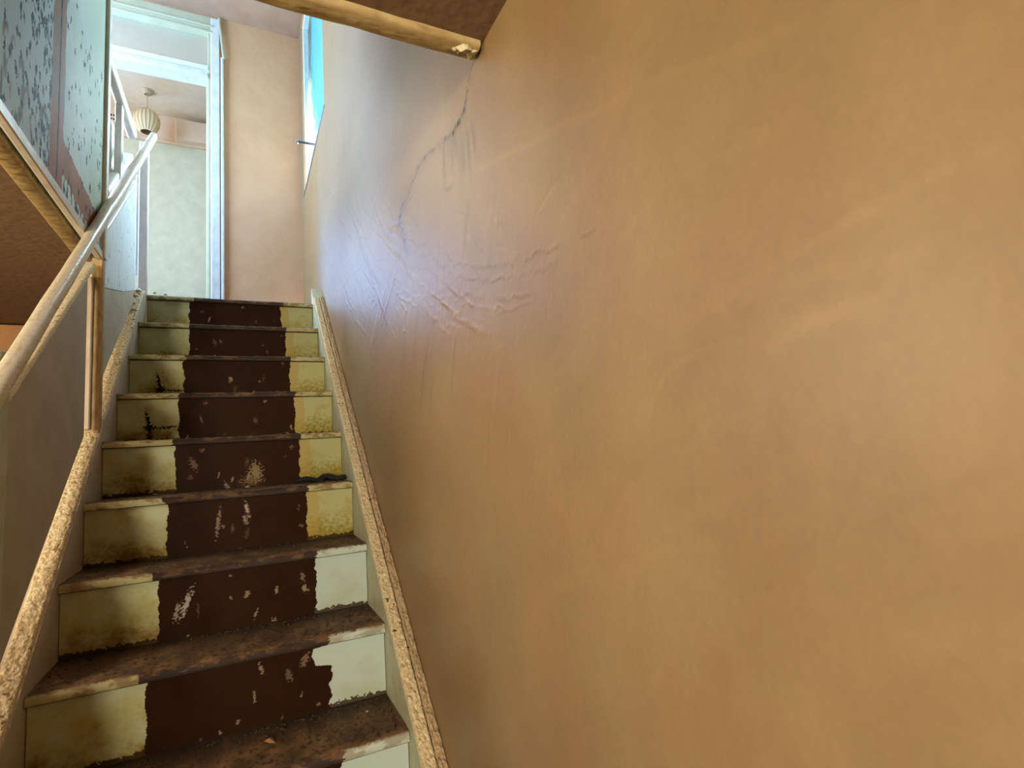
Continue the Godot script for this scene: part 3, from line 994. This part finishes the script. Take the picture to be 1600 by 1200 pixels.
func build_staircase() -> void:
	var s := thing("staircase", "worn wooden stair flight with brown painted centre strip and pale green edges", "staircase")
	var rm := riser_mesh()
	for k in 13:
		# riser k stands under nosing k
		var kk := mini(k, 9)
		var m: Material = mats.get("riser_%d" % kk)
		if m == null:
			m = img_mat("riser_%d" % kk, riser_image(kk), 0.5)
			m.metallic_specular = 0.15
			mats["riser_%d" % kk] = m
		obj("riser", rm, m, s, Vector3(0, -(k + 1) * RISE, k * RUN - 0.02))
		var km := mini(k, 9)
		var tm: Material = mats.get("tread_%d" % km)
		if tm == null:
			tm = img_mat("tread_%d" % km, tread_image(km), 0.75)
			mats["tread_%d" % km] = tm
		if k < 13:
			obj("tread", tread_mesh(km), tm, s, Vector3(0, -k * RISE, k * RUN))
	var slope := RISE / RUN
	var z1 := 2.86
	# wall string, then the outer string
	var lo := -0.27
	var poly := PackedVector2Array([Vector2(-0.06, 0.10), Vector2(0.06, -0.02), Vector2(z1, -z1 * slope + 0.030), Vector2(z1, -z1 * slope + lo), Vector2(-0.06, 0.05 + lo)])
	obj("stringer", prism_x(poly, 0.0, WX - 0.001), mats["pale_green"], s, Vector3.ZERO, "pale green wall string")
	poly = PackedVector2Array([Vector2(0.02, 0.012), Vector2(z1, -z1 * slope + 0.030), Vector2(z1, -z1 * slope + lo), Vector2(0.02, lo)])
	obj("stringer", prism_x(poly, -W - 0.052, -W), mats["grimy_paint"], s, Vector3.ZERO, "grimy cream outer string")
	obj("string_top", stringer_top(0.001, 0.034, 0.02, z1, 0.047, 0.008, 501), mats["grit"], s, Vector3.ZERO, "gritty worn top of the wall string")
	obj("plaster_edge", stringer_top(0.034, WX, 0.02, z1, 0.054, 0.014, 502), mats["rough_plaster"], s, Vector3.ZERO, "broken brown plaster edge along the wall")
	obj("string_top", stringer_top(-W - 0.051, -W - 0.001, 0.05, z1, 0.034, 0.008, 503), mats["grit"], s, Vector3.ZERO, "gritty top of the outer string")
	# spandrel closing the space under the flight
	poly = PackedVector2Array([Vector2(-0.241, -0.28), Vector2(0.02, -0.28), Vector2(z1, -z1 * slope - 0.2), Vector2(z1, HALL - 0.01), Vector2(-0.241, HALL - 0.01)])
	obj("spandrel_panel", prism_x(poly, -W - 0.03, -W - 0.012), mats["grimy_paint"], s)

# ---------------------------------------------------------------- balustrade
func rail_path(a: Vector3, b: Vector3, n := 40, wob := 0.0012) -> Array[Vector3]:
	var p: Array[Vector3] = []
	for k in n + 1:
		p.append(a.lerp(b, float(k) / n) + Vector3(rng.randf_range(-wob, wob), rng.randf_range(-wob, wob), 0))
	return p

func build_banister() -> void:
	var b := thing("banister", "weathered stair balustrade with round handrail, solid infill panels and square posts", "banister")
	obj("handrail", sweep(rail_path(Vector3(-0.768, 0.895, -0.11), Vector3(-0.766, -1.57, 2.82)), oval(0.032, 0.041, 20, 2.6)), mats["rail_wood"], b, Vector3.ZERO, "worn cream handrail with rounded top")
	# posts
	obj("newel_post", box(Vector3(-0.815, -RISE, -0.04), Vector3(-0.776, 0.80, 0.0), 0.004), mats["gloss_white"], b)
	obj("newel_post", box(Vector3(-0.814, -0.955, 0.850), Vector3(-0.782, -0.126, 0.884), 0.003), mats["bare_pine"], b, Vector3.ZERO, "brown middle post")
	obj("post_batten", box(Vector3(-0.829, -0.72, 0.882), Vector3(-0.806, -0.20, 0.902), 0.003), mats["grimy_paint"], b)
	obj("newel_post", box(Vector3(-0.86, HALL, 1.635), Vector3(-0.79, -0.60, 1.705), 0.004), mats["pale_green"], b, Vector3.ZERO, "pale green lower post")
	# infill panels follow the string
	var s := RISE / RUN
	var poly := PackedVector2Array([Vector2(0.985, -0.215), Vector2(1.635, -0.71), Vector2(1.635, -1.635 * s + 0.135), Vector2(0.985, -0.985 * s + 0.105)])
	obj("infill_panel", prism_x(poly, -0.816, -0.802), mats["grimy_paint"], b, Vector3.ZERO, "plain grey lower infill panel")
	obj("infill_panel", prism_x(PackedVector2Array([Vector2(1.705, -0.79), Vector2(2.76, -1.63), Vector2(2.76, -2.76 * s + 0.135), Vector2(1.705, -1.705 * s + 0.135)]), -0.816, -0.802), mats["grimy_paint"], b, Vector3.ZERO, "plain grey infill panel at the foot of the flight")
	obj("newel_post", box(Vector3(-0.86, HALL, 2.76), Vector3(-0.79, -1.35, 2.83), 0.004), mats["cream_paint"], b, Vector3.ZERO, "cream post at the foot of the flight")
	obj("panel_capping", sweep(rail_path(Vector3(-0.811, -0.170, 0.935), Vector3(-0.811, -0.700, 1.632)), oval(0.036, 0.022, 14, 5.0)), mats["dusty_cream"], b, Vector3.ZERO, "debris strewn capping of the lower panel")
	obj("infill_panel", prism_x(PackedVector2Array([Vector2(0.13, 0.51), Vector2(0.845, -0.068), Vector2(0.845, -0.215), Vector2(0.36, -0.095), Vector2(0.13, -0.02)]), -0.826, -0.806), mats["flecked_blue"], b, Vector3.ZERO, "flecked pale blue upper infill panel")
	obj("infill_panel", prism_x(PackedVector2Array([Vector2(0.845, -0.217), Vector2(0.36, -0.097), Vector2(0.14, -0.025), Vector2(0.15, -0.085), Vector2(0.25, -0.165), Vector2(0.845, -0.606)]), -0.824, -0.808), mats["grimy_paint"], b, Vector3.ZERO, "plain beige lower board of the upper panel")
	obj("panel_capping", sweep(rail_path(Vector3(-0.817, 0.515, 0.13), Vector3(-0.817, -0.064, 0.845)), oval(0.030, 0.020, 14, 5.0)), mats["gloss_white"], b)
	obj("baluster", box(Vector3(-0.828, 0.10, -0.035), Vector3(-0.805, 0.62, -0.012), 0.003), mats["gloss_white"], b)

func build_gallery() -> void:
	# boarded guard over the stairwell edge, and the level landing rail behind it
	var g := thing("boarded_guard", "tall flaking blue and green boarded guard above the stairwell edge", "panel", Vector3(-0.789, SOF, 1.4))
	var st := begin()
	var z0 := 0.885
	var z1 := 2.23
	var zj := 1.385
	for r in [[z0, zj - 0.0015], [zj + 0.0015, z1]]:
		st = begin()
		var vs := [Vector3(0, 2.40, r[1] - 1.4), Vector3(0, 2.40, r[0] - 1.4), Vector3(0, 0, r[0] - 1.4), Vector3(0, 0, r[1] - 1.4)]
		for q in [0, 1, 2, 0, 2, 3]:
			st.set_uv(Vector2((vs[q].z + 1.4 - 0.88) / 1.0, 1.0 - vs[q].y / 1.1))
			st.add_vertex(vs[q])
		st.set_uv(Vector2(0.3, 0.3))
		box_to(st, Vector3(-0.018, 0, r[0] - 1.4), Vector3(-0.0005, 2.40, r[1] - 1.4), 0.001)
		st.generate_normals()
		obj("board_sheet", st.commit(), mats["guard_paint"], g)
	obj("bottom_edge", box(Vector3(-0.012, -0.008, z0 - 1.4), Vector3(0.006, 0.022, z1 - 1.4), 0.003), mats["gloss_white"], g)
	tag(obj("tall_post", box(Vector3(-0.828, SOF, 0.845), Vector3(-0.778, CEIL, 0.884), 0.003), mats["gloss_white"]), "full-height white post closing the edge of the boarded guard", "post")

	var l := thing("landing_rail", "level white landing rail with one baluster behind the boarded guard", "railing")
	obj("handrail", sweep(rail_path(Vector3(-0.838, 0.80, 0.05), Vector3(-0.838, 0.80, 0.84), 16, 0.0006), oval(0.040, 0.052, 16, 3.0)), mats["gloss_white"], l)
	obj("baluster", box(Vector3(-0.856, 0.0, 0.30), Vector3(-0.830, 0.785, 0.345), 0.003), mats["gloss_white"], l)
	obj("bottom_rail", box(Vector3(-0.86, 0.0, -0.05), Vector3(-0.83, 0.05, 0.84), 0.003), mats["gloss_white"], l)
	obj("sloping_rail", sweep(rail_path(Vector3(-0.86, 0.69, 0.02), Vector3(-0.86, 0.27, 0.53), 16, 0.0006), oval(0.05, 0.045, 16, 4.0)), mats["gloss_white"], l)
	tag(obj("shaped_board", prism_x(PackedVector2Array([Vector2(0.50, 0.68), Vector2(0.32, 0.70), Vector2(0.185, 0.71), Vector2(0.15, 0.56), Vector2(0.32, 0.42), Vector2(0.50, 0.36)]), -0.885, -0.870), mats["gloss_white"]), "pale board with clipped corners standing behind the landing rail", "board")

func guard_image() -> Image:
	var w := 560
	var h := 616
	var na := noise(601, 0.012, 4).get_image(w, h, false, false, true).get_data()
	var nb := noise(602, 0.05, 4)
	var d := PackedByteArray()
	d.resize(w * h * 3)
	for j in h:
		var y := SOF + 1.1 * (1.0 - float(j) / h)
		for i in w:
			var z := 0.88 + float(i) / w
			var q := j * w + i
			var a := na[q] / 255.0
			var b := nb.get_noise_2d(i * 1.0, j * 0.35) * 0.5 + 0.5
			var c := Color(0.80, 0.89, 0.90).lerp(Color(0.90, 0.96, 0.97), a)
			c = c.lerp(Color(0.66, 0.74, 0.62), smoothstep(1.2, 0.95, z) * 0.6)
			c = c.lerp(Color(0.66, 0.78, 0.86), smoothstep(1.2, 1.6, z) * 0.5)
			c = c.lerp(Color(0.70, 0.75, 0.70), smoothstep(0.60, 0.85, b) * 0.4)
			# stripped bands: along the joint and above the bottom edge
			var j1 := absf(z - 1.395) / 0.055 + (b - 0.5) * 0.25
			var slope_y := 0.005 + (z - 1.0) * 0.13
			var hb: float = (y - (slope_y - 0.045)) / 0.048
			var strip := j1 < 1.0 and y > -0.10
			var low := absf(hb + (b - 0.5) * 0.4) < 1.0 and z < 1.42 and z > 0.93
			if strip or low:
				c = Color(0.60, 0.35, 0.22).lerp(Color(0.74, 0.52, 0.37), a * 0.8)
				if strip and y > 0.12:
					c = c.lerp(Color(0.58, 0.50, 0.48), 0.6)
				if strip and absf(z - 1.387) < 0.005:
					c = Color(0.30, 0.20, 0.14)
			elif y < slope_y - 0.01 and b > 0.53:
				c = c.lerp(Color(0.28, 0.20, 0.14), smoothstep(0.53, 0.70, b) * (0.8 if z < 1.4 else 0.55))
			put(d, q, c)
	var im := Image.create_from_data(w, h, false, Image.FORMAT_RGB8, d)
	var r := RandomNumberGenerator.new()
	r.seed = 66
	for k in 300:
		# dark flakes, thickest on the sheet nearer the hall
		var z := 1.45 + absf(r.randfn(0.0, 0.14)) if r.randf() < 0.72 else r.randf_range(0.90, 1.34)
		var y := r.randf_range(-0.10, 0.55)
		blot(im, z - 0.88, 1.0 - (y - SOF) / 1.1, r.randf_range(0.003, 0.008), r.randf_range(0.005, 0.017), Color(0.04, 0.06, 0.10), 1.0, r.randf_range(-1.0, 1.0), r)
	return im

func flecked_image() -> Image:
	var im := Image.create(300, 300, false, Image.FORMAT_RGB8)
	im.fill(Color(0.86, 0.90, 0.93))
	var r := RandomNumberGenerator.new()
	r.seed = 77
	for k in 40:
		blot(im, r.randf(), r.randf(), r.randf_range(0.004, 0.010), r.randf_range(0.02, 0.10), Color(0.64, 0.66, 0.66), 0.5, 0.0, r)
	for k in 22:
		blot(im, r.randf(), r.randf(), r.randf_range(0.004, 0.010), r.randf_range(0.008, 0.022), Color(0.14, 0.13, 0.13), 0.9, 0.5, r)
	return im

func build_hall_fittings() -> void:
	# the hall window behind the camera and the gallery window: the daylight that the photograph shows only by its effect
	for d in [["window_3", Vector3(-1.65, -0.62, BACK + 0.06), 2, Vector3(0.27, 0.3, 0.02)], ["window_5", Vector3(LEFT - 0.06, -0.52, 1.85), 0, Vector3(0.02, 0.34, 0.4)], ["window_6", Vector3(-1.83, 1.45, FAR - 0.06), 2, Vector3(0.35, 0.6, 0.02)], ["window_7", Vector3(-1.62, 1.02, -2.56), 2, Vector3(0.38, 0.45, 0.02)], ["window_4", Vector3(LEFT - 0.06, 1.45, -0.20), 0, Vector3(0.02, 0.5, 0.55)]]:
		var w := Node3D.new()
		w.name = d[0]
		add_child(w)
		w.position = d[1]
		w.set_meta("kind", "structure")
		var st := begin()
		frame_to(st, -d[3], d[3], 0.035, d[2])
		obj("window_frame", done(st), mats["gloss_white"], w)
		var g: Vector3 = d[3] - Vector3(0.03, 0.03, 0.03)
		g[d[2]] = 0.002
		obj("glass_pane", box(-g, g, 0.0), mats["glass"], w)

# ---------------------------------------------------------------- rubble
func tread_y(k: int) -> float:
	return -k * RISE

func scatter(called: String, label: String, cat: String, mesh: Mesh, m: Material, spots: Array) -> void:
	var mm := MultiMesh.new()
	mm.transform_format = MultiMesh.TRANSFORM_3D
	mm.mesh = mesh
	mm.instance_count = spots.size()
	for k in spots.size():
		mm.set_instance_transform(k, spots[k])
	var o := MultiMeshInstance3D.new()
	o.name = called
	o.multimesh = mm
	o.material_override = m
	add_child(o, true)
	tag(o, label, cat)
	o.set_meta("kind", "stuff")

func lying(at: Vector3, size: float) -> Transform3D:
	var b := Basis.from_euler(Vector3(rng.randf_range(-0.4, 0.4), rng.randf() * TAU, rng.randf_range(-0.4, 0.4))).scaled(Vector3.ONE * size)
	return Transform3D(b, at)

func build_debris() -> void:
	var s := RISE / RUN
	# crumbs in the back corners of the treads
	var spots := []
	for k in range(1, 10):
		for n in (120 if k < 7 else 260):
			var x := -rng.randf() * W * 0.97 - 0.01
			if n % 3 == 0:
				x = -pow(rng.randf(), 2.2) * 0.3 - 0.012
			var z := k * RUN - RUN + 0.004 + pow(rng.randf(), 2.5) * 0.19
			spots.append(lying(Vector3(x, tread_y(k) + 0.001, z), rng.randf_range(0.002, 0.007)))
	scatter("tread_dirt", "dark crumbs and grit swept against the backs of the stair treads", "dirt", chip_mesh(1, 0.5), mats["dirt"], spots)
	spots = []
	for n in 150:
		var z := rng.randi_range(0, 21) * 0.095 + 0.1 + rng.randfn(0.0, 0.03)
		spots.append(lying(Vector3(rng.randf_range(-W - 0.046, -W - 0.003), -z * s + 0.037, z), 0.002 + 0.009 * pow(rng.randf(), 3.0)))
	for n in 90:
		var f := rng.randf()
		spots.append(lying(Vector3(-0.810 + rng.randf_range(-0.014, 0.014), lerpf(-0.128, -0.688, f), lerpf(0.895, 1.632, f)), rng.randf_range(0.003, 0.008)))
	scatter("string_dirt", "flaked dirt lying along the outer string and the panel capping", "dirt", chip_mesh(2, 0.3), mats["rough_plaster"], spots)
	# dark worm and nail holes in the top of the wall string
	spots = []
	for n in 46:
		var z := rng.randf_range(0.7, 2.1)
		var sz := 0.002 + 0.0055 * pow(rng.randf(), 1.6)
		spots.append(Transform3D(Basis.from_euler(Vector3(0.7, rng.randf() * TAU, 0)).scaled(Vector3(sz, sz * 0.5, sz * 1.3)), Vector3(rng.randf_range(0.002, 0.032), -z * s + 0.049, z)))
	scatter("string_holes", "small dark holes and nail heads along the top of the wall string", "holes", chip_mesh(5, 0.5), mats["black"], spots)
	# single white chips and splinters that can be picked out
	var chips := [[-0.60, 1, 0.02, 0.024, "white splinter leaning on the second riser from the landing, left of centre"], [-0.33, 1, 0.03, 0.034, "largest pale plaster flake heap at the foot of the top riser"], [-0.28, 1, 0.06, 0.020, "small pale flake just right of the heap below the top riser"], [-0.20, 2, 0.03, 0.024, "pale curled flake on the second tread, right of centre"], [-0.56, 2, 0.02, 0.010, "pale round chip on the second tread, left of centre"], [-0.20, 4, 0.19, 0.014, "tan chip on the fourth nosing, right of centre"], [-0.34, 5, 0.05, 0.016, "pale flake below the white blot on the fifth tread"], [-0.62, 5, 0.03, 0.012, "pale crumb at the left back of the fifth tread"], [-0.07, 8, 0.06, 0.007, "white pebble in the right corner of the lowest full tread"], [-0.30, 8, 0.08, 0.022, "tan flake lying mid tread on the lowest full tread"]]
	for k in chips.size():
		var c: Array = chips[k]
		var o := obj("plaster_chip", chip_mesh(20 + k, 0.25), mats["chip_tan"] if String(c[4]).begins_with("tan") else mats["chip_white"], self, Vector3(c[0], tread_y(c[1]) + c[3] * 0.14, (c[1] - 1) * RUN + c[2]))
		o.scale = Vector3(c[3], c[3], c[3])
		o.rotation.y = k * 1.3
		tag(o, c[4], "chip", "plaster chips on the stairs")
	# dark lumps at the right of the fifth tread
	var lump := begin()
	for d in [[-0.06, 0.0, 0.035, 0.010], [-0.10, 0.01, 0.045, 0.011], [-0.03, 0.03, 0.03, 0.008], [-0.13, 0.03, 0.03, 0.007]]:
		pass
	var p: Array[Vector3] = []
	for k in 15:
		p.append(Vector3(-0.17 + k * 0.0115, tread_y(5) + 0.012 + 0.012 * sin(k * 0.9) * (1.0 - absf(k / 7.0 - 1.0)), 4 * RUN + 0.075 + 0.012 * sin(k * 0.6)))
	tag(obj("dark_rag", sweep(p, oval(0.045, 0.020, 10, 2.0)), mats["black"]), "small dark crumpled lump at the right end of the fifth tread", "rag")
	# rubble where the outer string meets the landing
	for k in 5:
		var o := obj("rubble_lump", chip_mesh(60 + k, 0.6), mats["chip_white"] if k % 2 == 0 else mats["grit"], self, [Vector3(-0.80, 0.0, 0.05), Vector3(-0.803, -0.05, 0.13), Vector3(-0.80, -0.13, 0.20), Vector3(-0.745, 0.012, -0.02), Vector3(-0.70, 0.010, -0.03)][k])
		var sz: float = [0.03, 0.028, 0.026, 0.016, 0.014][k]
		o.scale = Vector3(sz * 0.6, sz, sz)
		o.rotation.y = 0.3 * k
		tag(o, ["pale lump wedged beside the top newel post", "gritty lump on the outer string just below the top newel", "pale broken piece lowest on the outer string below the top newel", "gritty crumb on the landing edge right of the top newel", "pale crumb on the landing edge farthest right of the top newel"][k], "rubble", "rubble at the head of the outer string")
